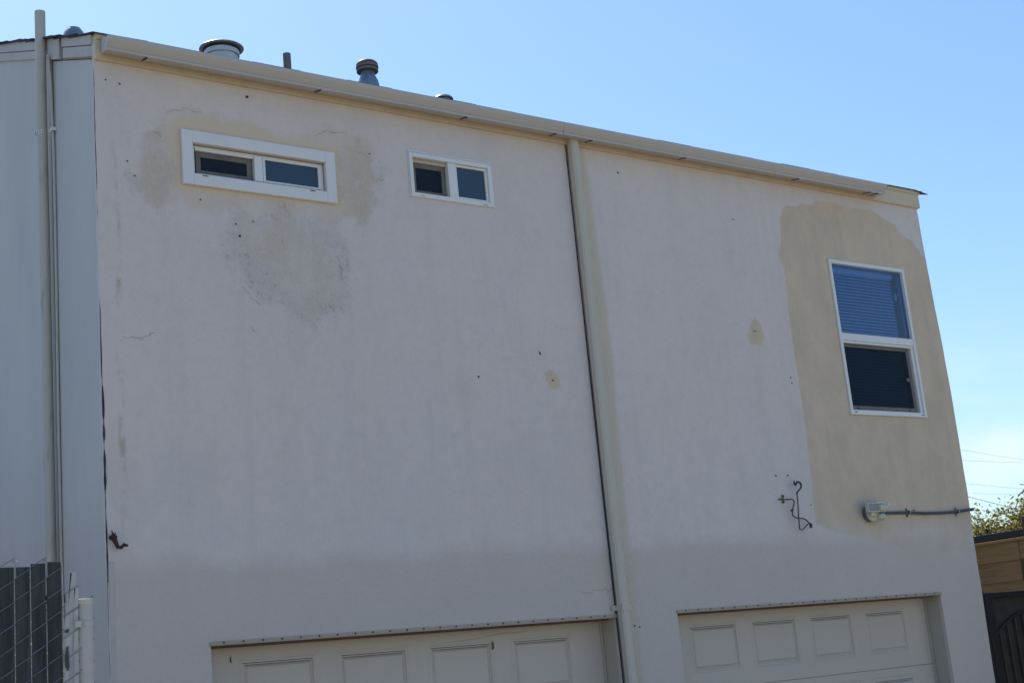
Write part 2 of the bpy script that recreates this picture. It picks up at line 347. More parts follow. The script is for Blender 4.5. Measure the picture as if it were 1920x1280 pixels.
# ------------------------------------------------------------------ ground
MB().box(-900, 900, -900, 900, -1.0, -.03).build('ground', M['soil'], origin=(0, 0, -.03), kind='structure')
drv = MB()
for i in range(-2, 5):
    for j in range(0, 4):
        drv.box(i * 3.05 + .006, i * 3.05 + 3.044, -.15 - (j + 1) * 3.6 + .006, -.15 - j * 3.6 - .006, -.12, 0.0)
drv.box(-6.1, 15.2, -.147, 9.0, -.12, -.004)
drv.build('driveway', M['concrete'], origin=(4, -4, 0), kind='structure', bevel=.006)
MB().box(-200, 200, -22.5, -15.2, -.2, -.012).build('road', M['asphalt'], origin=(0, -19, -.012), kind='structure')
MB().box(-200, 200, -15.2, -14.56, -.2, .01).build('kerb', M['concrete'], origin=(0, -15, 0), kind='structure', bevel=.02)

# ------------------------------------------------------------------ the house
X0, X1, ZT = 2.578, 9.640, 5.296
D1 = (3.118, 5.876, 2.094); D2 = (6.400, 9.140, 2.094)
W1 = (3.128, 3.978, 4.692, 4.882); W2 = (4.586, 5.210, 4.752, 5.046); W3 = (8.408, 9.322, 3.480, 4.722)
house = thing('house', (6.1, 0, 0), 'two-storey pale stucco house above two white garage doors', 'house')

def sdf_poly(poly, P):
    poly = np.array(poly); d = np.full(len(P), 1e9); s = np.ones(len(P)); n = len(poly); j = n - 1
    for i in range(n):
        e = poly[j] - poly[i]; w = P - poly[i]
        t = np.clip((w @ e) / (e @ e), 0, 1); b = w - t[:, None] * e
        d = np.minimum(d, (b ** 2).sum(1))
        c1 = P[:, 1] >= poly[i, 1]; c2 = P[:, 1] < poly[j, 1]; c3 = e[0] * w[:, 1] > e[1] * w[:, 0]
        fl = (c1 & c2 & c3) | (~c1 & ~c2 & ~c3); s[fl] *= -1; j = i
    return -s * np.sqrt(d)      # positive inside
PATCH = [
    [(8.01, 5.12), (8.17, 5.12), (8.19, 5.155), (8.33, 5.155), (8.36, 5.205), (8.62, 5.215), (8.66, 5.195), (8.95, 5.195), (9.05, 5.205), (9.20, 5.14), (9.33, 5.11), (9.36, 5.04), (9.5, 4.99), (9.56, 4.92), (9.62, 4.86),
     (9.75, 4.80), (9.80, 2.60), (9.55, 2.50), (9.35, 2.42), (9.20, 2.33), (9.08, 2.36), (9.05, 2.46), (8.85, 2.44), (8.58, 2.50), (8.24, 2.56), (8.00, 2.60), (7.84, 2.66), (7.85, 2.80), (7.865, 3.0),
     (7.888, 3.37), (7.882, 3.78), (7.878, 4.19), (7.905, 4.60), (7.855, 4.69), (7.915, 4.83), (7.93, 5.0)],
    [(5.49, 3.69), (5.56, 3.685), (5.615, 3.65), (5.61, 3.58), (5.55, 3.55), (5.51, 3.58), (5.50, 3.63)],
    [(7.508, 4.19), (7.56, 4.13), (7.585, 4.05), (7.56, 3.975), (7.43, 3.97), (7.41, 4.03), (7.45, 4.12)],
]
STAIN = [(2.93, 4.96), (3.03, 5.08), (3.34, 5.09), (3.56, 5.07), (3.76, 5.04), (3.95, 5.11), (4.15, 5.12), (4.30, 5.07), (4.34, 4.90), (4.30, 4.72), (4.26, 4.58), (4.05, 4.50), (3.8, 4.52), (3.4, 4.50),
         (3.02, 4.50), (2.83, 4.46), (2.80, 4.72), (2.86, 4.86)]
OLD_BEIGE = [(3.02, 4.58), (2.98, 4.9), (3.05, 5.05), (3.34, 5.065), (3.55, 5.06), (3.68, 5.015), (3.95, 5.0), (4.06, 5.0), (4.10, 4.93), (4.09, 4.56), (4.02, 4.60), (3.3, 4.59)]
GRIME = [[(3.38, 4.50), (3.70, 4.55), (4.00, 4.50), (4.10, 4.35), (4.06, 4.15), (4.10, 3.98), (3.98, 3.92), (3.72, 3.93), (3.52, 3.97), (3.44, 4.12), (3.36, 4.25)], [(2.80, 4.85), (2.95, 4.95), (2.97, 4.6), (2.92, 4.45), (2.80, 4.5)],
         [(4.12, 5.0), (4.34, 5.05), (4.36, 4.72), (4.25, 4.55), (4.12, 4.60)]]
BRUSH = [(5.98, 5.34), (6.035, 5.34), (6.07, 4.6), (6.09, 3.8), (6.075, 3.0), (6.055, 2.0), (6.05, 0), (5.98, 0)]
def edge_x(zz):      # the right arris of the wall is hand trowelled and bulges a little
    return np.interp(zz, [0, 1.385, 2.0, 2.42, 2.9, 3.55, 4.09, 4.73, 5.3], [-.006, 0, .018, .032, .052, .055, .044, .016, 0])
def front_wall():
    def lines(a, b, cuts, step):
        cs = sorted(set([a, b] + cuts)); o = []
        for p, q in zip(cs[:-1], cs[1:]):
            n = max(1, round((q - p) / step)); o += [p + (q - p) * k / n for k in range(n)]
        return np.array(o + [b])
    xs = lines(X0, X1, [D1[0], D1[1], D2[0], D2[1], W1[0], W1[1], W2[0], W2[1], W3[0], W3[1]], .036)
    zs = lines(0, ZT, [D1[2], W1[2], W1[3], W2[2], W2[3], W3[2], W3[3]], .036)
    nx, nz_ = len(xs), len(zs)
    gx, gz = np.meshgrid(xs, zs)
    holes = [(D1[0], D1[1], 0, D1[2]), (D2[0], D2[1], 0, D2[2]), W1, W2, W3]
    V = np.zeros((nz_, nx, 3)); V[..., 0] = gx; V[..., 2] = gz
    f = np.clip((gx - 9.33) / (X1 - 9.33), 0, 1); V[..., 0] += f * edge_x(gz)
    fl = np.clip(1 - (gx - X0) / .12, 0, 1)
    for i in range(nz_):
        for j in range(nx):
            if j == 0: V[i, j, 0] += .005 * mnoise.noise((0, 7, gz[i, j] * 2.3)) + .003 * mnoise.noise((3, 1, gz[i, j] * 9))
            if j == nx - 1: V[i, j, 0] += .004 * mnoise.noise((5, 2, gz[i, j] * 3)) + .002 * mnoise.noise((9, 2, gz[i, j] * 11))
            w = min([1.] + [max(0, max(a - gx[i, j], gx[i, j] - b, c - gz[i, j], gz[i, j] - d)) / .25 for a, b, c, d in holes])
            V[i, j, 1] += w * (.006 * mnoise.noise((gx[i, j] * .9, 0, gz[i, j] * .9)) + .0022 * mnoise.noise((gx[i, j] * 4, 5, gz[i, j] * 4)))
    faces = []
    cx = (xs[1:] + xs[:-1]) / 2; cz = (zs[1:] + zs[:-1]) / 2
    edges = {}
    for i in range(nz_ - 1):
        for j in range(nx - 1):
            if any(a < cx[j] < b and c < cz[i] < d for a, b, c, d in holes): continue
            q = (i * nx + j, i * nx + j + 1, (i + 1) * nx + j + 1, (i + 1) * nx + j); faces.append(q)
            for k in range(4):
                e = (q[k], q[(k + 1) % 4]); 
                if (e[1], e[0]) in edges: del edges[(e[1], e[0])]
                else: edges[e] = 1
    P = V.reshape(-1, 3); vs = [tuple(p) for p in P]; back = {}
    for (a, b) in edges:
        for k in (a, b):
            if k not in back: back[k] = len(vs); vs.append((P[k][0], .030, P[k][2]))
        faces.append((b, a, back[a], back[b]))
    me = bpy.data.meshes.new('front_wall'); O = np.array((6.1, 0, 0))
    VV = np.array(vs); me.from_pydata([tuple(v) for v in VV - O], [], faces); me.update()
    Q = VV[:, [0, 2]]
    def put(name, val):
        at = me.attributes.new(name, 'FLOAT', 'POINT'); at.data.foreach_set('value', np.ascontiguousarray(val, dtype=np.float32))
    put('patch', np.max([sdf_poly(p, Q) for p in PATCH], 0)); put('stain', sdf_poly(STAIN, Q)); put('old_beige', sdf_poly(OLD_BEIGE, Q))
    put('grime_and_shade', np.max([sdf_poly(p, Q) for p in GRIME], 0)); put('brush', sdf_poly(BRUSH, Q))
    me.shade_smooth(); me.set_sharp_from_angle(angle=R(40))
    return place('front_wall', me, M['stucco'], house, O)
fw = front_wall()

# nail holes, plugs and hairline cracks in the stucco
hb = MB()
for x, z, r in [(7.5, 3.006, .009), (7.624, 3.009, .009), (7.824, 2.793, .007), (7.488, 4.075, .007), (5.557, 3.617, .009), (5.474, 3.79, .008), (5.470, 3.802, .006), (4.973, 3.614, .010), (3.492, 5.228, .011), (6.327, 5.149, .010),
                (2.64, 5.18, .007), (2.72, 5.17, .007), (7.80, 3.74, .006), (7.805, 3.70, .006), (8.98, 2.745, .009), (3.17, 4.55, .006), (3.38, 4.43, .006), (4.30, 4.99, .006), (6.02, 2.03, .006), (6.06, 2.02, .006), (2.75, 4.72, .006), (7.42, 4.93, .006), (3.4, 4.36, .009), (2.79, 4.64, .006)]:
    r *= .72; hb.lathe((x, -.008, z), [(r * .7, 0), (r * (.8 + .4 * ((x * 97) % 1)), .003), (r * .9, .012)], 7, 'y')
hb.build('nail_holes', M['hole'], fw, kind='stuff')
def crack(pts, w=.0014):
    rnd = random.Random(str(pts)); o = []
    for a, b in zip(pts[:-1], pts[1:]):
        n = 6
        for k in range(n): 
            t = k / n; o.append((a[0] + (b[0] - a[0]) * t + rnd.uniform(-.006, .006), -.006, a[1] + (b[1] - a[1]) * t + rnd.uniform(-.008, .008)))
    o.append((pts[-1][0], -.006, pts[-1][1]))
    MB().tube(o, [w * rnd.uniform(.25, 1) for _ in o], 5).build('crack', M['crackm'], fw)
for c in [[(2.78, 3.70), (2.84, 3.745), (2.87, 3.76)], [(2.70, 3.72), (2.80, 3.715)], [(5.70, 2.275), (5.80, 2.268), (5.89, 2.265)], [(3.40, 4.06), (3.46, 4.0), (3.50, 3.96)],
          [(4.02, 4.30), (4.05, 4.22), (4.04, 4.15)], [(3.66, 4.36), (3.69, 4.31)], [(2.98, 5.05), (3.1, 5.09), (3.2, 5.08)], [(3.92, 5.05), (4.02, 5.095), (4.15, 5.10)], [(5.62, 2.255), (5.70, 2.25)], [(3.44, 3.83), (3.47, 3.80)]]:
    crack(c, .0011)
# old rust along the left arris
rb = MB(); rnd = random.Random(3)
pts = []; rad = []; z = 5.27
while z > 1.3:
    w = mnoise.noise((1.7, 0, z * 2.1)); w2 = mnoise.noise((4.2, 3, z * 11)); heavy = 1. if 2.42 < z < 3.5 else 0.
    pts.append((X0 + .002 + .0045 * w + .002 * w2, .006 - .004 * heavy, z)); rad.append(max(.0013, .0034 + .0024 * w2 + heavy * (.0018 + .0050 * w2 + .0035 * w)))
    z -= .016
rb.tube(pts, rad, 6)
rb.build('corner_rust', M['stain'], fw, kind='stuff')
MB().box(X0 + .006, X0 + .034, -.005, .0, 1.0, 2.54).build('corner_patch', M['rake'], fw, bevel=.006)

# gable side wall, its rake boards, the other shell walls
SL = .407
def roofz(y): return 5.450 + SL * y
def shz(y): return roofz(y) - .012
sw = MB(); xs = 2.598
ys = np.linspace(.038, 5.2, 26); 
vs = []; fs = []
for i, y in enumerate(ys):
    for x in (xs, xs + .12): vs += [(x, y, 0), (x, y, roofz(y) - .045)]
for i in range(len(ys) - 1):
    a = i * 4; b = a + 4
    fs += [(a, b, b + 1, a + 1), (a + 2, a + 3, b + 3, b + 2), (a + 1, b + 1, b + 3, a + 3)]
fs += [(0, 1, 3, 2), tuple(q + (len(ys) - 1) * 4 for q in (0, 2, 3, 1))]
sw.add(vs, fs); yb = 10.4
sw.hexa([(xs, 5.2, 0), (xs + .12, 5.2, 0), (xs + .12, yb, 0), (xs, yb, 0), (xs, 5.2, roofz(5.2) - .045), (xs + .12, 5.2, roofz(5.2) - .045), (xs + .12, yb, roofz(0) - .045), (xs, yb, roofz(0) - .045)])
side = sw.build('side_wall', M['side'], house)
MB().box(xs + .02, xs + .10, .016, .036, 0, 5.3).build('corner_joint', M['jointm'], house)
o = MB().hexa([(9.52, .04, 0), (9.625, .04, 0), (9.625, 5.2, 0), (9.52, 5.2, 0), (9.52, .04, roofz(.04) - .07), (9.625, .04, roofz(.04) - .07), (9.625, 5.2, roofz(5.2) - .07), (9.52, 5.2, roofz(5.2) - .07)])
o.hexa([(9.52, 5.2, 0), (9.625, 5.2, 0), (9.625, yb, 0), (9.52, yb, 0), (9.52, 5.2, roofz(5.2) - .07), (9.625, 5.2, roofz(5.2) - .07), (9.625, yb, roofz(0) - .07), (9.52, yb, roofz(0) - .07)])
o.build('side_wall', M['side'], house)
MB().box(xs + .125, 9.515, yb - .12, yb, 0, 5.4).build('back_wall', M['side'], house)
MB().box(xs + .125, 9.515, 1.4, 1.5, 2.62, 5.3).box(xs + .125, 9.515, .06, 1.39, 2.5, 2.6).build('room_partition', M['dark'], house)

def rake_piece(y0, y1, t0, t1, xo, mat, name='rake_board'):
    a, b = roofz(y0) - .010, roofz(y1) - .010
    MB().hexa([(2.599 - xo, y0, a - t1), (2.599, y0, a - t1), (2.599, y1, b - t1), (2.599 - xo, y1, b - t1),
               (2.599 - xo, y0, a - t0), (2.599, y0, a - t0), (2.599, y1, b - t0), (2.599 - xo, y1, b - t0)]).build(name, mat, house, bevel=.003)
rake_piece(.024, .506, .0, .060, .026, M['rake']); rake_piece(.026, .506, .064, .130, .020, M['rake'])
rake_piece(.556, .76, .0, .135, .024, M['rake'])
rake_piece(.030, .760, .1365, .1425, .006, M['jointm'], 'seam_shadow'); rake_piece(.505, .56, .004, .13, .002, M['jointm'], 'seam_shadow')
rake_piece(.765, 3.1, .0, .066, .024, M['rake']); rake_piece(.765, 3.1, .069, .125, .017, M['rake']); rake_piece(3.11, 5.2, .0, .125, .022, M['rake'])

# roof deck and shingles
rd = MB()
def deck(x0, x1, y0, y1, z0, z1, th): 
    rd.hexa([(x0, y0, z0 - th), (x1, y0, z0 - th), (x1, y1, z1 - th), (x0, y1, z1 - th), (x0, y0, z0), (x1, y0, z0), (x1, y1, z1), (x0, y1, z1)])
deck(2.60, 9.66, .03, 5.2, roofz(.03) - .022, roofz(5.2) - .022, .02)
deck(2.60, 9.66, 5.2, 10.5, roofz(5.2) - .022, roofz(-.1) - .022, .02)
roof = rd.build('roof', M['shingle'], house)
sh = MB(); rnd = random.Random(11); ce = 1 / math.sqrt(1 + SL * SL)
yy = -.045; row = 0
while yy < 5.1:
    xx = 2.56 + rnd.uniform(-.012, .014); dx0 = -.16 * (row % 2)
    first = True
    while xx < 9.76:
        w = .32 + (dx0 if first else 0); xe = min(xx + w, 9.755 + rnd.uniform(-.02, .02))
        za = shz(yy) + .018 + rnd.uniform(-.003, .004); zb = shz(yy + .30) + .006
        dl = -rnd.uniform(.0, .012) if first else 0; dr = -rnd.uniform(.005, .02) if xe > 9.7 else 0
        g = .003
        sh.hexa([(xx, yy, za - .007 + dl), (xe - g, yy, za - .007 + dr), (xe - g, yy + .30, zb - .006 + dr), (xx, yy + .30, zb - .006 + dl), (xx, yy, za + dl), (xe - g, yy, za + dr), (xe - g, yy + .30, zb + dr), (xx, yy + .30, zb + dl)])
        xx = xe; first = False
        if xe > 9.72: break
    yy += .14 * ce; row += 1
sh.build('shingles', M['shingle'], roof, kind='stuff')

# roof vents
v = MB().lathe((3.966, 1.30, 5.98), [(.112, 0), (.112, .150), (.122, .152), (.122, .186), (.110, .187), (.110, .203)], 32)
va = v.build('roof_vent', M['galvl'], house, smooth=True, label='wide low round steel roof vent with flat cap')
MB().lathe((3.966, 1.30, 6.170), [(.126, 0), (.128, .014)], 32).build('vent_throat', M['ventdark'], va, smooth=True)
MB().lathe((3.966, 1.30, 6.1845), [(.138, 0), (.1525, .0035), (.1535, .006), (.149, .0105), (.05, .019), (.008, .020)], 36).build('vent_cap', M['galvl'], va, smooth=True)
vb = MB().lathe((4.418, 1.20, 5.90), [(.028, 0), (.028, .30), (.024, .30), (.024, .25)], 16).build('vent_pipe', M['cast'], house, smooth=True, label='thin plain rusty iron vent pipe on the roof')
v = MB().lathe((5.075, 1.20, 5.94), [(.082, 0), (.080, .14), (.074, .17), (.055, .212), (.052, .27)], 28)
vc = v.build('roof_vent', M['galvd'], house, smooth=True, label='narrow necked grey roof vent with dark round cap')
MB().lathe((5.075, 1.20, 6.178), [(.066, 0), (.080, .006), (.080, .022), (.074, .024), (.074, .030), (.083, .032), (.083, .052), (.075, .054), (.075, .060), (.080, .062), (.079, .068), (.066, .082), (.04, .092), (.006, .095)], 28).build('vent_cap', M['cast'], vc, smooth=True)
v = MB().lathe((5.59, 1.0, 5.80), [(.06, 0), (.06, .17), (.074, .172), (.074, .180), (.062, .194), (.04, .202), (.005, .206)], 24)
v.build('roof_vent', M['galvd'], house, smooth=True, label='small round vent cap just peeking over the gutter')
MB().lathe((2.965, 1.40, 5.98), [(.105, 0), (.078, .13), (.062, .175), (.050, .19), (.045, .20), (.03, .20)], 24).build('pipe_flashing', M['galvd'], house, smooth=True, label='blue grey metal cone at the roof corner')

# eave: fascia, gutter with brackets, downspout
fb = MB().box(2.580, 9.665, -.022, .034, 5.287, 5.405)
fascia = fb.build('fascia_board', M['trim'], house, bevel=.003)
MB().box(2.582, 9.682, -.030, .034, 5.4055, 5.4325).build('fascia_strip', M['trim'], house, bevel=.003)
MB().extrude([(-.042, 5.4345), (.034, 5.4365), (.034, 5.4335), (-.032, 5.4332), (-.042, 5.4325)], 2.578, 9.70).build('drip_edge', M['gutter'], house)
GP = [(-.031, 5.420), (-.031, 5.323), (-.038, 5.318), (-.110, 5.307), (-.121, 5.303), (-.124, 5.306), (-.1235, 5.317), (-.115, 5.3205), (-.126, 5.334), (-.140, 5.352), (-.147, 5.366), (-.148, 5.384), (-.140, 5.386), (-.140, 5.378),
      (-.137, 5.368), (-.113, 5.326), (-.106, 5.314), (-.042, 5.324), (-.037, 5.329), (-.036, 5.420)]
segs = [(2.612, 5.800), (5.802, 9.10)]
gm = MB()
for k, (a, b) in enumerate(segs):
    n = 10
    for i in range(n):
        s0, s1 = a + (b - a) * i / n, a + (b - a) * (i + 1) / n
        gm.extrude(GP, s0, s1, cap=(i in (0, n - 1)))
gut = gm.build('gutter', M['gutter'], house, fix=False)
cap_prof = [(-.031, 5.420), (-.031, 5.323), (-.038, 5.318), (-.110, 5.307), (-.121, 5.303), (-.124, 5.306), (-.1235, 5.317), (-.115, 5.3205), (-.126, 5.334), (-.140, 5.352), (-.147, 5.366), (-.148, 5.384), (-.10, 5.386)]
for a in (2.609, 9.1005): MB().extrude([(y - .0005, zz) for y, zz in cap_prof], a, a + .0025).build('end_cap', M['gutter'], gut)
out_p = [(y - .0022 if y < -.05 else y, zz - .0018) for y, zz in GP[1:12]]
inn_p = [(y + .001, zz + .001) for y, zz in GP[1:12]][::-1]
for a, w in [(5.770, .062)]: MB().extrude(out_p + inn_p, a, a + w).build('gutter_joint', M['gutter'], gut)
for a in (2.845, 3.93, 4.99, 5.72, 6.03, 6.905, 8.09, 8.93, 9.02):
    m = MB(); m.hexa([(a, -.117, 5.2985), (a + .022, -.117, 5.2985), (a + .022, -.036, 5.3145), (a, -.036, 5.3145), (a, -.117, 5.3028), (a + .022, -.117, 5.3028), (a + .022, -.036, 5.3185), (a, -.036, 5.3185)])
    m.box(a - .006, a + .03, -.1235, -.1165, 5.300, 5.314)
    m.build('gutter_bracket', M['gutter'], gut)
    MB().hexa([(a - .010, -.117, 5.2992), (a - .002, -.117, 5.2992), (a - .002, -.040, 5.3142), (a - .010, -.040, 5.3142), (a - .010, -.117, 5.3032), (a - .002, -.117, 5.3032), (a - .002, -.040, 5.3180), (a - .010, -.040, 5.3180)]).build('bracket_gap', M['hole'], gut)
dm = MB(); dx0, dx1, dy0, dy1 = 5.874, 5.944, -.072, -.011
def spout_ring(z, ox=0, oy=0):
    c = .012; return [(dx0 + c + ox, dy0 + oy, z), (dx1 - c + ox, dy0 + oy, z), (dx1 + ox, dy0 + c + oy, z), (dx1 + ox, dy1 - c + oy, z), (dx1 - c + ox, dy1 + oy, z), (dx0 + c + ox, dy1 + oy, z), (dx0 + ox, dy1 - c + oy, z), (dx0 + ox, dy0 + c + oy, z)]
rings = [spout_ring(zz, .0025 * math.sin(zz * 1.7)) for zz in [.1, .8, 1.6, 2.14, 2.6, 3.2, 3.9, 4.5, 5.0, 5.322]]
vs = [p for r in rings for p in r]; fs = []
for i in range(len(rings) - 1):
    for k in range(8): fs.append((i * 8 + k, i * 8 + (k + 1) % 8, i * 8 + 8 + (k + 1) % 8, i * 8 + 8 + k))
fs += [tuple(range(8)), tuple(range(72, 80))]
dsp = dm.add(vs, fs).build('downspout', M['spout'], house, smooth=False)
MB().box(5.8695, 5.8775, -.0075, -.0015, .1, 5.285).build('gap_shadow', M['jointm'], dsp)  # dark strip standing in for the shadow gap behind the spout
for zz in (2.130, .5):
    m = MB(); m.box(dx0 - .035, dx0 - .002, -.0135, -.008, zz, zz + .034); m.box(dx1 + .002, dx1 + .04, -.0135, -.008, zz, zz + .034)
    m.box(dx0 - .004, dx1 + .004, dy0 - .004, dy0 - .0008, zz, zz + .034); m.box(dx0 - .004, dx0 - .0008, dy0 - .0005, -.0085, zz, zz + .034); m.box(dx1 + .001, dx1 + .004, dy0 - .0005, -.0085, zz, zz + .034)
    m.build('spout_strap', M['spout'], dsp)

# windows
def frame4(m, x0, x1, z0, z1, w, y0, y1, wb=None, wt=None):
    wb = w if wb is None else wb; wt = w if wt is None else wt
    m.box(x0, x0 + w, y0, y1, z0, z1); m.box(x1 - w, x1, y0, y1, z0, z1)
    m.box(x0 + w, x1 - w, y0, y1, z0, z0 + wb); m.box(x0 + w, x1 - w, y0, y1, z1 - wt, z1); return m
def window(label): 
    return None
# long slider with a flat white casing
wn1 = frame4(MB(), 3.064, 4.042, 4.628, 4.954, .066, -.024, .0, .068, .072).build('window', M['casing'], house, bevel=.003, label='long narrow slider window in a wide white casing')
MB().box(3.126, 3.980, .002, .06, 4.8815, 4.90).box(3.100, 3.129, .002, .06, 4.68, 4.88).box(3.977, 4.0, .002, .06, 4.68, 4.88).box(3.13, 3.976, .002, .06, 4.675, 4.696).build('reveal', M['inner'], wn1)
m = frame4(MB(), 3.132, 3.974, 4.6975, 4.878, .020, .014, .058, .016, .012); m.box(3.520, 3.572, .006, .056, 4.712, 4.867)
m.build('window_frame', M['vinyl'], wn1, bevel=.002)
frame4(MB(), 3.576, 3.956, 4.714, 4.866, .016, .010, .04, .012, .012).build('sash', M['vinyl'], wn1, bevel=.002)
MB().box(3.593, 3.939, .020, .024, 4.7265, 4.8535).build('pane', M['frosted'], wn1)
frame4(MB(), 3.166, 3.512, 4.715, 4.850, .030, .030, .042, .026, .030).build('screen_frame', M['taupe'], wn1, bevel=.002)
MB().box(3.156, 3.518, .012, .03, 4.8505, 4.8655).build('sash_rail', M['vinyl'], wn1)
MB().box(3.197, 3.481, .035, .037, 4.742, 4.819).build('insect_screen', M['screen'], wn1)
MB().box(3.17, 3.51, .052, .056, 4.72, 4.86).build('pane', M['glass'], wn1)
for a in (3.18, 3.86): MB().box(a, a + .034, -.0262, -.0238, 4.684, 4.690).build('weep_slot', M['taupe'], wn1)
# small slider
wn2 = frame4(MB(), 4.584, 5.212, 4.750, 5.047, .026, -.012, .05, .030, .030).build('window', M['vinyl'], house, bevel=.003, label='smaller nearly square slider window left of the downspout')
MB().box(4.578, 5.218, -.010, -.0025, 5.049, 5.058).box(4.577, 4.582, -.006, -.002, 4.75, 5.047).box(5.214, 5.222, -.006, -.002, 4.75, 5.04).build('caulk_line', M['casing'], wn2)
m = MB(); m.box(4.877, 4.932, -.006, .046, 4.781, 5.016); frame4(m, 4.933, 5.185, 4.781, 5.016, .016, .002, .03); m.build('sash', M['vinyl'], wn2, bevel=.002)
MB().box(4.950, 5.168, .014, .018, 4.798, 4.999).build('pane', M['frosted'], wn2)
MB().box(4.611, 4.876, .018, .04, 4.992, 5.0155).build('sash_rail', M['inner'], wn2, bevel=.002)
frame4(MB(), 4.618, 4.872, 4.784, 4.990, .030, .026, .038, .026, .030).build('screen_frame', M['taupe'], wn2, bevel=.002)
MB().box(4.648, 4.842, .031, .033, 4.811, 4.959).build('insect_screen', M['screen'], wn2)
MB().box(4.614, 4.876, .045, .049, 4.782, 4.992).build('pane', M['glass'], wn2)
for a in (4.65, 5.13): MB().box(a, a + .03, -.0142, -.0118, 4.757, 4.763).build('weep_slot', M['inner'], wn2)
# tall single-hung
wn3 = frame4(MB(), 8.410, 9.320, 3.481, 4.721, .028, -.014, .052, .038, .030).build('window', M['vinyl'], house, bevel=.003, label='tall single-hung window in the beige patch')
m = MB().box(8.4385, 9.2915, -.010, .04, 4.070, 4.128); m.box(8.4385, 9.2915, -.004, .04, 4.050, 4.0695)
m.build('meeting_rail', M['vinyl'], wn3, bevel=.003)
MB().box(8.4385, 9.2915, .012, .016, 4.1285, 4.6905).build('pane', M['glass'], wn3)
MB().box(8.4385, 9.2915, .044, .048, 3.5195, 4.0495).build('pane', M['glass'], wn3)
MB().box(9.262, 9.2912, .001, .043, 3.5195, 4.0495).build('sash_stile', M['vinyl'], wn3, bevel=.002)
frame4(MB(), 8.444, 9.246, 3.523, 4.046, .030, .018, .030, .036, .022).build('screen_frame', M['taupe'], wn3, bevel=.002)
MB().box(8.474, 9.216, .023, .025, 3.559, 4.024).build('insect_screen', M['screen'], wn3)
for a in (8.53, 9.15): MB().box(a, a + .045, .010, .0175, 3.532, 3.548).build('screen_clip', M['taupe'], wn3)
for a in (8.45, 9.255): MB().box(a, a + .028, -.0165, -.0138, 3.497, 3.505).build('weep_slot', M['taupe'], wn3)
bl = MB(); zz = 3.53
while zz < 4.64:
    bl.hexa([(8.46, .070, zz + .000), (9.235, .070, zz + .000), (9.235, .084, zz + .020), (8.46, .084, zz + .020), (8.46, .0705, zz + .0016), (9.235, .0705, zz + .0016), (9.235, .0845, zz + .0216), (8.46, .0845, zz + .0216)])
    zz += .0262
blind = bl.build('blind_slats', M['blind'], wn3, kind='stuff')
MB().box(8.45, 9.25, .062, .10, 4.645, 4.688).build('blind_headrail', M['blind'], wn3)
MB().lathe((9.255, .062, 4.46), [(.004, 0), (.011, .015), (.013, .05), (.006, .07)], 10).build('blind_cord_knob', M['cream'], wn3, smooth=True)
MB().lathe((9.185, .010, 3.79), [(.016, 0), (.018, .012), (.012, .02)], 12, 'y').build('sash_lock', M['taupe'], wn3, smooth=True)

# garage doors
def panel_mesh(w, h):
    prof = [(0, 0), (.006, .003), (.013, .003), (.019, 0), (.029, 0), (.033, .008), (.040, .0065), (.044, .0105), (.055, .002), (.064, .001)]
    vs = []; fs = []
    for ins, dep in prof: vs += [(-w / 2 + ins, dep, -h / 2 + ins), (w / 2 - ins, dep, -h / 2 + ins), (w / 2 - ins, dep, h / 2 - ins), (-w / 2 + ins, dep, h / 2 - ins)]
    for i in range(len(prof) - 1):
        for k in range(4): fs.append((i * 4 + k, i * 4 + (k + 1) % 4, i * 4 + 4 + (k + 1) % 4, i * 4 + 4 + k))
    e = (len(prof) - 1) * 4; fs.append((e, e + 1, e + 2, e + 3))
    me = bpy.data.meshes.new('panel'); me.from_pydata(vs, [], fs); me.update()
    me.materials.append(M['door']); me.materials.append(M['grime_and_shade'])
    for i in (4, 6): me.polygons[i * 4 + 2].material_index = 1  # top groove faces darkened to paint in their shade
    return me
PM = panel_mesh(.484, .344)
def garage(D, centers, label):
    x0, x1, zt = D; yF = .160; zb = .085
    m = MB()
    for s in range(4):
        z0 = zb + s * .4995; z1 = z0 + .4965
        pz = z0 + .268; h2 = .172
        edges = [x0 + .012] + sum([[c - .242, c + .242] for c in centers], []) + [x1 - .012]
        for k in range(0, len(edges), 2): m.box(edges[k], edges[k + 1], yF, yF + .03, z0, z1)
        for c in centers:
            m.box(c - .242, c + .242, yF, yF + .03, z0, pz - h2); m.box(c - .242, c + .242, yF, yF + .03, pz + h2, z1)
    m.box(x0 + .012, x1 - .012, yF + .032, yF + .045, zb, 2.083)
    d = m.build('garage_door', M['door'], house, label=label, fix=False)
    first = True
    for s in range(3, -1, -1):
        for c in centers:
            place('panel', PM, None, d, (c, yF, zb + s * .4995 + .268))
    MB().box(x1 - .018, x1 - .003, yF - .012, yF - .001, .0, zt - .005).build('side_seal', M['jamb'], d)
    MB().box(x0 + .03, x1 - .02, .060, .085, 2.079, 2.0925).build('top_strip', M['headstrip'], d)  # plain brown strip under the door head
    j = MB(); j.box(x1 + .0005, x1 + .05, .0305, .235, 0, zt); j.box(x0 - .05, x0 - .0005, .0305, .235, 0, zt); j.box(x0 - .05, x1 + .05, .0305, .235, zt + .0005, zt + .05)
    j.build('door_jamb', M['jamb'], house)
    lin = MB(); lin.box(x0 - .006, x1 + .006, -.0085, -.001, zt - .002, zt + .016); lin.box(x0 - .004, x1 + .004, -.012, -.001, zt - .0055, zt - .0022)
    w = lin.build('weep_strip', M['weep'], house)
    hm = MB(); x = x0 + .07
    while x < x1 - .03: hm.lathe((x, -.0105, zt + .0085), [(.0055, 0), (.0055, .003)], 8, 'y'); x += .1125
    hm.build('weep_holes', M['hole'], w, kind='stuff')
    return d
g1 = garage(D1, [3.580, 4.182, 4.782, 5.386], 'left garage door with a peeling crack along its top edge')
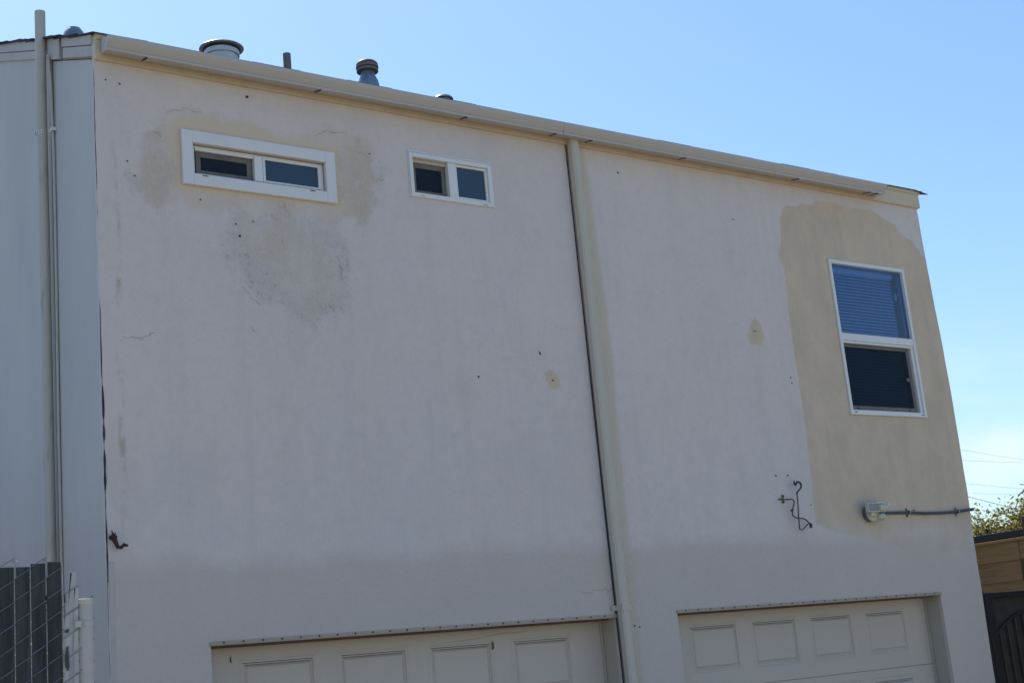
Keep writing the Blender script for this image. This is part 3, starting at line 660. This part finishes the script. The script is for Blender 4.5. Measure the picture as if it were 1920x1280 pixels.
g2 = garage(D2, [6.858, 7.449, 8.042, 8.648], 'right garage door with four near square panels across')
# peeling paint crack and hook on the left door head
pts = [(4.70, 2.02), (4.80, 2.022), (4.90, 2.026), (4.98, 2.035), (5.05, 2.045), (5.12, 2.046), (5.2, 2.05), (5.30, 2.055)]
rnd = random.Random(5)
MB().tube([(x, .1595, z + rnd.uniform(-.004, .004)) for x, z in pts], [.0015, .002, .0035, .002, .003, .0045, .002, .001], 5).build('peeling_line', M['inner'], g1)
MB().tube([(5.012, .158, 2.0), (5.012, .150, 1.985), (5.012, .152, 1.968), (5.012, .160, 1.962)], .006, 6).build('nail', M['rust'], g1)
MB().tube([(3.30, .158, 2.035), (3.298, .156, 2.01), (3.301, .157, 2.0)], [.002, .004, .002], 6).build('nail', M['iron'], g1)

# ------------------------------------------------------------------ things fixed to the walls
vp = thing('vent_pipe', (2.548, .79, 2.0), 'tall painted vent pipe strapped to the left side wall', 'pipe')
MB().tube([(2.556, .800, 1.2), (2.556, .800, 2.6), (2.553, .798, 3.7), (2.550, .796, 4.6), (2.546, .795, 5.2), (2.544, .788, 5.7), (2.543, .785, 5.93)], .031, 20).build('pipe', M['pipe'], vp, smooth=True)
MB().tube([(2.588, .722, 1.2), (2.588, .722, 2.7), (2.586, .722, 3.4), (2.588, .716, 4.2), (2.586, .714, 5.0), (2.575, .712, 5.45), (2.561, .705, 5.62)], .0085, 10).build('thin_conduit', M['pipe'], vp, smooth=True)
MB().box(2.590, 2.5972, .728, .766, 1.2, 5.70).build('dirt_streak', M['streak'], vp)
m = MB(); n = 14
for k in range(n):
    a0 = R(95 + 175 * k / n); a1 = R(95 + 175 * (k + 1) / n); c = Vector((2.546, .795)); r0, r1 = .0325, .0345
    def pt(a, r): return (c.x + r * math.cos(a), c.y + r * math.sin(a))
    q = [pt(a0, r0), pt(a1, r0), pt(a1, r1), pt(a0, r1)]
    m.hexa([(x, y, 5.138) for x, y in q] + [(x, y, 5.160) for x, y in q])
m.box(2.570, 2.573, .690, .766, 5.138, 5.160)
m.box(2.573, 2.597, .690, .693, 5.138, 5.160)
strap = m.build('strap', M['vinyl'], vp)
m = MB()
for k in range(7):
    a = R(105 + 155 * k / 6); m.lathe((2.546 + .0348 * math.cos(a), .795 + .0348 * math.sin(a), 5.145), [(.0028, 0), (.0028, .008)], 6)
m.build('strap_holes', M['hole'], strap, kind='stuff')

fl = thing('floodlight', (8.44, 0, 2.72), 'cream outdoor floodlight with square grey lens on the wall', 'wall light')
MB().lathe((8.432, -.048, 2.72), [(.060, .0), (.062, .006), (.062, .040), (.058, .047)], 28, 'y').build('backbox', M['greybox'], fl, smooth=True)
cv = MB().lathe((8.428, -.062, 2.720), [(.048, 0), (.061, .004), (.064, .0135)], 28, 'y').build('cover_plate', M['cream'], fl, smooth=True)
hd = MB(); hd.hexa([(8.325, -.108, 2.722), (8.462, -.102, 2.722), (8.474, -.064, 2.715), (8.335, -.066, 2.715), (8.325, -.108, 2.792), (8.462, -.102, 2.792), (8.474, -.064, 2.798), (8.335, -.066, 2.798)])
h = hd.build('lamp_head', M['cream'], fl, bevel=.006)
MB().hexa([(8.334, -.1105, 2.731), (8.452, -.1055, 2.731), (8.452, -.1025, 2.731), (8.334, -.1075, 2.731), (8.334, -.1105, 2.784), (8.452, -.1055, 2.784), (8.452, -.1025, 2.784), (8.334, -.1075, 2.784)]).build('lens', M['lens'], h, bevel=.002)
MB().tube([(8.470, -.076, 2.752), (8.500, -.074, 2.753), (8.548, -.071, 2.753)], [.026, .031, .029], 18).build('swivel_barrel', M['cream'], fl, smooth=True)
MB().box(8.462, 8.545, -.086, -.056, 2.786, 2.803).build('hood', M['cream'], fl, bevel=.005)
MB().hexa([(8.548, -.085, 2.738), (8.552, -.085, 2.738), (8.552, -.06, 2.738), (8.548, -.06, 2.738), (8.598, -.082, 2.792), (8.604, -.082, 2.790), (8.604, -.06, 2.790), (8.598, -.06, 2.792)]).build('side_flap', M['vinyl'], fl)
MB().lathe((8.50, -.066, 2.663), [(.018, 0), (.036, .012), (.040, .03), (.030, .046)], 20).build('motion_sensor', M['cream'], fl, smooth=True)
MB().box(8.375, 8.425, -.085, -.06, 2.692, 2.722).build('mount_arm', M['cream'], fl, bevel=.004)

cd = thing('conduit', (9.1, -.013, 2.72), 'dark conduit running from the floodlight round the wall corner', 'conduit')
MB().tube([(8.49, -.022, 2.722), (8.60, -.018, 2.724), (8.885, -.0175, 2.725), (9.084, -.018, 2.717), (9.299, -.018, 2.718), (9.493, -.0175, 2.726), (9.62, -.018, 2.737), (9.685, -.018, 2.743), (9.704, -.013, 2.744), (9.711, .004, 2.744), (9.711, .10, 2.744), (9.711, 1.2, 2.744)], .0115, 12).build('tube', M['conduit'], cd, smooth=True)
for x in (8.885, 9.49):
    zc = 2.725 if x < 9 else 2.7265
    m = MB(); m.box(x - .006, x + .006, -.0315, -.0295, zc - .014, zc + .014); m.box(x - .006, x + .006, -.031, -.006, zc + .0135, zc + .0155); m.box(x - .006, x + .006, -.031, -.006, zc - .0155, zc - .0135)
    m.box(x - .006, x + .006, -.009, -.006, zc + .0155, zc + .034); m.box(x - .006, x + .006, -.009, -.006, zc - .034, zc - .0155)
    m.build('clamp', M['conduit'], cd)
    MB().box(x + .013, x + .018, -.0305, -.0295, zc - .008, zc + .010).build('clamp_edge', M['galv'], cd)

pb = thing('plant_bracket', (7.62, 0, 2.75), 'black scrolled iron plant hanger bracket bolted to the wall', 'plant hanger')
hook = [(7.632, -.05, 2.963), (7.628, -.05, 2.943), (7.642, -.05, 2.930), (7.650, -.05, 2.945), (7.660, -.05, 2.953), (7.673, -.05, 2.954), (7.693, -.05, 2.945), (7.698, -.05, 2.926), (7.687, -.05, 2.907), (7.661, -.05, 2.890), (7.641, -.05, 2.873), (7.641, -.05, 2.866)]
MB().tube(hook, [.004, .0075, .008, .0075, .0075, .0075, .0075, .0072, .0065, .006, .0065, .009], 8).build('top_hook', M['iron'], pb, smooth=True)
MB().tube([(7.641, -.05, 2.868), (7.638, -.05, 2.811), (7.633, -.05, 2.753), (7.624, -.05, 2.686), (7.619, -.05, 2.612)], .0046, 8).build('upright', M['iron'], pb, smooth=True)
arm = [(7.49, -.006, 2.834), (7.497, -.03, 2.831), (7.534, -.05, 2.827), (7.572, -.05, 2.829), (7.595, -.05, 2.823), (7.601, -.05, 2.806), (7.586, -.05, 2.777), (7.568, -.05, 2.744), (7.567, -.05, 2.715), (7.584, -.05, 2.699), (7.617, -.058, 2.690), (7.658, -.055, 2.690), (7.692, -.05, 2.683), (7.722, -.05, 2.661), (7.741, -.05, 2.637), (7.746, -.05, 2.625), (7.733, -.05, 2.622), (7.728, -.05, 2.640), (7.738, -.05, 2.654), (7.752, -.05, 2.646), (7.748, -.05, 2.628)]
MB().tube(arm, .0048, 8).build('scroll_arm', M['iron'], pb, smooth=True)
MB().tube([(7.619, -.05, 2.613), (7.641, -.05, 2.607), (7.672, -.05, 2.623), (7.709, -.05, 2.649), (7.731, -.05, 2.654)], .0042, 8).build('brace', M['iron'], pb, smooth=True)
MB().box(7.526, 7.546, -.009, -.001, 2.812, 2.862).build('wall_plate', M['cast'], pb, bevel=.003)
for x, z in ((7.536, 2.858), (7.533, 2.815), (7.612, 2.755)): MB().lathe((x, -.018, z), [(.007, 0), (.009, .004), (.009, .018)], 8, 'y').build('bolt', M['rust'], pb)

hk = MB()
hk.tube([(2.602, -.004, 2.664), (2.606, -.03, 2.656), (2.612, -.036, 2.634), (2.622, -.036, 2.610), (2.640, -.036, 2.608), (2.654, -.036, 2.622), (2.676, -.036, 2.617)], [.014, .015, .011, .010, .009, .010, .005], 8)
hk.tube([(2.588, -.015, 2.664), (2.602, -.03, 2.668), (2.622, -.03, 2.665)], [.006, .010, .005], 6)
hk.tube([(2.606, -.03, 2.668), (2.599, -.03, 2.682), (2.594, -.03, 2.696)], [.009, .005, .002], 6); hk.tube([(2.611, -.03, 2.668), (2.614, -.03, 2.688)], [.004, .002], 5)
tag(hk.build('rusty_hook', M['redrust'], smooth=True), 'twisted dark red rusty hook at the left wall corner', 'hook')

# ------------------------------------------------------------------ an unseen house added to shade the left side wall
nh = thing('shading_house', (-3.0, 4.6, 0), 'unseen low house added to shade the side wall, left of the stucco house', 'house')
MB().box(-8, -.25, -.2, 10, 0, 2.9).build('wall', M['shedw'], nh)  # wall of the added unseen house
MB().extrude([(-.55, 2.82), (10.3, 2.82), (10.3, 2.92), (4.9, 4.1), (-.55, 2.92)], -8.3, -.05).build('roof', M['shingle'], nh)  # roof of the added unseen house

# ------------------------------------------------------------------ chain-link fence with slats, lower left
FY = -2.2; fz = 2.312; PITCH = .0525; xr = 1.608
fence = thing('chain_link_fence', (1.0, FY, 0), 'chain-link fence filled with grey wooden slats, white end post', 'fence')
slat_xs = []
k = 0
x = 1.401 + PITCH * 4 - .003       # right edge
ncol = 24
cols = [xr - PITCH * (i + 1) for i in range(ncol)]
me_s = None
rnd = random.Random(2)
for i, c in enumerate(cols):
    m = MB(); w0 = c + .0016; w1 = c + PITCH - .0020; dz = rnd.uniform(-.008, .003)
    m.box(w0, w1, -.0035, .0035, .06, fz + dz - (.004 if i else 0))
    m.v = [(a, b + FY, z) for a, b, z in m.v]
    m.build('slat', M['slat'], fence, bevel=.002)
wm = MB(); rr = .0015
rise_f, rise_b = .030, .042
def helix(c, zmax, zmin=.05, yf=-.0065):
    z = zmax; 
    while z > zmin:
        wm.tube([(c + .0015, FY + yf, z - rise_f), (c + PITCH - .0015, FY + yf, z)], rr, 5, False)
        wm.tube([(c + PITCH - .001, FY + yf, z), (c + PITCH + .001, FY, z - .003), (c + PITCH - .001, FY - yf, z - .006)], rr, 5, False)
        wm.tube([(c + PITCH - .0015, FY - yf, z - .006), (c + .0015, FY - yf, z - rise_f - rise_b + .006)], rr, 5, False)
        wm.tube([(c + .001, FY - yf, z - rise_f - rise_b + .006), (c - .001, FY, z - rise_f - rise_b + .003), (c + .001, FY + yf, z - rise_f - rise_b)], rr, 5, False)
        z -= rise_f + rise_b
for i in range(-2, ncol):
    c = xr - PITCH * (i + 1)
    off = (.0 if i % 2 == 0 else .036) - .006
    helix(c, fz - .012 + off - (.10 if i < 0 else 0))
# twisted barbs at the top selvage
for i in range(0, ncol, 2):
    c = xr - PITCH * (i + 1)
    wm.tube([(c, FY - .008, fz - .05), (c + .001, FY - .008, fz + .004), (c - .014, FY - .006, fz + .012)], rr * 1.15, 5)
    wm.tube([(c + .001, FY - .010, fz - .05), (c - .001, FY - .010, fz + .003), (c + .016, FY - .012, fz + .013)], rr * 1.15, 5)
wm.build('wire_mesh', M['wire'], fence, kind='stuff', fix=False)
pst = MB().tube([(1.690, FY + .01, 0), (1.690, FY + .01, 2.172)], .0265, 20).build('post', M['post'], fence, smooth=True)
MB().lathe((1.690, FY + .01, 2.166), [(.0285, 0), (.0295, .004), (.0288, .0185), (.0270, .0195), (.004, .0200)], 20).build('post_cap', M['pipe'], pst, smooth=True)
m = MB(); m.lathe((1.690, FY + .01, 2.092), [(.0268, 0), (.0288, .002), (.0288, .018), (.0268, .02)], 20); m.box(1.644, 1.668, FY - .020, FY - .012, 2.091, 2.112)
m.build('tension_band', M['post'], pst, smooth=True)
for p0, p1, w, lab in [((1.648, 2.276), (1.608, 1.86), .0115, 'pale slat leaning to the left'), ((1.656, 2.225), (1.647, 1.70), .0075, 'thin pale slat beside the post'), ((1.640, 2.277), (1.604, 2.00), .0035, 'pale slat leaning to the left')]:
    m = MB(); (ax, az), (bx, bz) = p0, p1
    m.hexa([(bx - w, FY - .002, bz), (bx + w, FY - .002, bz), (bx + w, FY + .004, bz), (bx - w, FY + .004, bz), (ax - w, FY - .002, az), (ax + w, FY - .002, az), (ax + w, FY + .004, az), (ax - w, FY + .004, az)])
    m.build('broken_slat', M['slatw'], fence, label=lab, bevel=.001)
MB().box(xr + .0005, xr + .004, FY - .003, FY + .003, .06, fz - .006).build('slat_edge', M['slatw'], fence)
MB().box(1.55, 1.628, FY + .02, FY + .06, 2.178, 2.206).build('top_rail', M['dpost'], fence, bevel=.004)
MB().tube([(1.622, FY - .006, 2.03), (1.618, FY - .010, 2.0), (1.620, FY - .008, 1.965), (1.622, FY - .004, 1.95)], [.003, .0065, .007, .002], 8).build('rag_knot', M['iron'], fence, smooth=True)
MB().tube([(1.627, FY - .006, 2.086), (1.620, FY - .008, 2.078), (1.613, FY - .006, 2.082)], [.003, .006, .003], 6).build('rag_knot', M['iron'], fence, smooth=True)

# ------------------------------------------------------------------ gate and side fence at the right
gt = thing('metal_gate', (10.33, .1, 0), 'black metal yard gate with arched bars beside the house', 'gate')
GX0, GX1, GZ = 9.800, 10.852, 2.082
m = MB(); m.box(GX0, GX0 + .095, .080, .125, .06, GZ); m.box(GX1 - .05, GX1, .080, .125, .06, GZ); m.box(GX0 + .095, GX1 - .05, .080, .125, GZ - .042, GZ - .0005); m.box(GX0 + .095, GX1 - .05, .080, .125, .06, .11); m.box(GX0 + .095, GX1 - .05, .082, .123, .95, .99)
m.build('gate_frame', M['gate'], gt, bevel=.003)
MB().box(GX0 + .05, GX1 - .045, .112, .1155, .10, GZ - .03).build('mesh_sheet', M['perf'], gt)
arc = []
xc = (GX0 + .095 + GX1 - .05) / 2; hw = (GX1 - .05 - GX0 - .095) / 2
for k in range(25):
    u = -1 + 2 * k / 24; arc.append((xc + hw * u, .090, 1.755 + .155 * (1 - abs(u) ** 2.0)))
def arcz(x): return 1.755 + .155 * (1 - abs((x - xc) / hw) ** 2)
MB().tube(arc, .0105, 8).build('arch_rail', M['bar'], gt, smooth=True)
x = GX0 + .095 + .035
while x < GX1 - .06:
    MB().tube([(x, .090, .1), (x, .090, arcz(x) - .006)], .0085, 8).build('bar', M['bar'], gt, smooth=True); x += .113
MB().box(GX0 - .045, GX0 - .004, .085, .13, 0, 2.10).build('gate_post', M['gate'], gt)

sf = thing('board_fence', (10.92, 2.0, 0), 'weathered brown horizontal board fence beyond the black gate', 'fence')
rnd = random.Random(8)
bz = [(2.186, 2.357), (2.001, 2.181), (1.81, 1.995), (1.62, 1.805), (1.43, 1.615), (1.24, 1.425), (1.05, 1.235), (.86, 1.045), (.67, .855), (.48, .665), (.29, .475), (.10, .285)]
for seg in [(-2.0, .44), (.445, 2.88), (2.885, 5.3), (5.305, 7.7)]:
    MB().box(10.875, 10.955, seg[0], seg[1], 2.528, 2.552).build('cap_rail', M['board'], sf, bevel=.003)
    for z0, z1 in [(2.362, 2.526)] + bz:
        j = rnd.uniform(0, .008); t = rnd.uniform(-.001, .001)
        MB().hexa([(10.888 - j, seg[0], z0 + t), (10.922 - j, seg[0], z0 + t), (10.922, seg[1], z0), (10.888, seg[1], z0), (10.90 - j, seg[0], z1 + .0035 + t), (10.922 - j, seg[0], z1 + .0035 + t), (10.922, seg[1], z1 + .0035), (10.90, seg[1], z1 + .0035)]).build('board', M['board'], sf, bevel=.003)
for y in (-1.95, .35, 2.88, 5.3, 7.65):
    MB().box(10.926, 11.015, y - .045, y + .045, 0, 2.50).build('post', M['dpost'], sf, bevel=.004)
MB().box(10.872, 10.8985, .395, .43, 0, 2.36).build('batten', M['dpost'], sf, bevel=.003)
tp = thing('tall_board', (10.98, .3, 2.3), 'dark brown wooden boards standing above the board fence', 'wood boards')
for a, b, h in ((.335, .455, 2.735), (.205, .330, 2.728), (.06, .20, 2.742)):
    MB().box(11.02, 11.045, a, b, .0, h).build('board', M['dpost'], tp, bevel=.003)

# neighbour's shed with a dark flat roof edge
sd_ = thing('shed', (15.6, 3.0, 0), 'dark flat roof edge of a shed behind the fence', 'shed')
MB().box(14.12, 18, .4, 6.6, 0, 2.74).build('wall', M['shedw'], sd_)
rf = MB(); rf.box(14.0, 18.2, .2, 6.8, 2.785, 2.853).build('roof', M['tar'], sd_, bevel=.004)

# ------------------------------------------------------------------ tree
def tree(name, label, base, crown, nleaf, leafsize, mat, seed, twig_top=14):
    rnd = random.Random(seed); rng = np.random.default_rng(seed)
    root = thing(name, base, label, 'tree')
    bx, by, bz_ = base; cx, cy, cz, rx, ry, rz = crown
    tips = []; tm = MB()
    top = Vector((cx, cy, cz - rz * .45))
    tm.tube([Vector(base), Vector(base).lerp(top, .5) + Vector((.1, .05, 0)), top], [.16, .12, .09], 10)
    for k in range(26):
        d = Vector((rnd.gauss(0, 1), rnd.gauss(0, 1), rnd.gauss(.25, .8))).normalized()
        e = Vector((cx + d.x * rx * rnd.uniform(.6, 1.0), cy + d.y * ry * rnd.uniform(.6, 1.0), cz + d.z * rz * rnd.uniform(.6, 1.05)))
        s = Vector(base).lerp(top, rnd.uniform(.65, 1.)); mid = s.lerp(e, .5) + Vector((0, 0, rnd.uniform(-.1, .25)))
        tm.tube([s, mid, e], [.05, .03, .008], 6)
        for q in range(7):
            a = mid.lerp(e, rnd.uniform(.2, 1)); dd = Vector((rnd.gauss(0, 1), rnd.gauss(0, 1), rnd.gauss(.5, .7))).normalized() * rnd.uniform(.25, .6)
            tm.tube([a, a + dd * .6, a + dd], [.012, .008, .003], 5); tips += [a + dd, a + dd * .6, a]
    tm.build('trunk', M['bark'], root, origin=base, smooth=True)
    V = []; F = []
    for t in tips:
        n = int(nleaf / len(tips) * rnd.uniform(.3, 1.9)); s = rnd.uniform(.08, .17)
        for _ in range(n):
            p = t + Vector((rnd.gauss(0, s), rnd.gauss(0, s), rnd.gauss(0, s * .8)))
            d = Vector((rnd.gauss(0, 1), rnd.gauss(0, 1), rnd.gauss(-.3, .7))).normalized(); u = d.orthogonal().normalized()
            u = Matrix.Rotation(rnd.uniform(0, 6.28), 3, d) @ u; L = leafsize * rnd.uniform(.6, 1.3); W = L * .42; nn = d.cross(u)
            b = len(V); V += [p, p + d * L * .45 + u * W * .5 + nn * L * .05, p + d * L, p + d * L * .45 - u * W * .5 + nn * L * .05]; F.append((b, b + 1, b + 2, b + 3))
    cm = MB(); cm.v = [tuple(v) for v in V]; cm.f = F
    cm.build('crown', mat, root, origin=base, fix=False)
    return root
tree('loose_tree', 'loose yellowish green tree behind the board fence', (22.6, 8.0, 0), (22.5, 8.0, 3.05, 1.45, 1.3, 1.05), 22000, .085, M['leaf'], 4)
tree('leafy_shrub', 'dense darker shrub between the house corner and the loose tree', (20.9, 8.6, 0), (20.6, 8.6, 2.75, .75, .7, .72), 14000, .08, M['leafd'], 9)

# ------------------------------------------------------------------ overhead wires
def wire(a, b, r, label, sag=.25, group='thin utility wires in the distance'):
    n = 16; pts = []
    for k in range(n + 1):
        t = k / n; p = Vector(a).lerp(Vector(b), t); p.z -= sag * 4 * t * (1 - t); pts.append(p)
    o = MB().tube(pts, r, 6).build('utility_wire', M['cable'], smooth=True); tag(o, label, 'wire', group)
def span(p, q, e0, e1): 
    p = Vector(p); q = Vector(q); d = q - p; return p - d * e0, q + d * e1
a, b = span((65.52, 40, 11.60), (70.77, 40, 11.15), 2, 2); wire(a, b, .0055, 'topmost of the thin wires, sloping down to the right')
a, b = span((65.39, 40, 11.05), (70.74, 40, 10.99), 2, 2); wire(a, b, .0055, 'second thin wire from the top, nearly level')
a, b = span((65.13, 40, 9.78), (70.29, 40, 9.49), 2, 2); wire(a, b, .0055, 'third thin wire from the top, sloping gently right')
a, b = span((65.0, 40, 9.26), (70.2, 40, 9.17), 2, 2); wire(a, b, .0045, 'lowest of the four thin distant wires')
a, b = span((26.30, 12, 4.70), (28.26, 12, 4.36), 3, 2); wire(a, b, .0055, 'thicker dark service cable dropping right into the tree', .06, None)
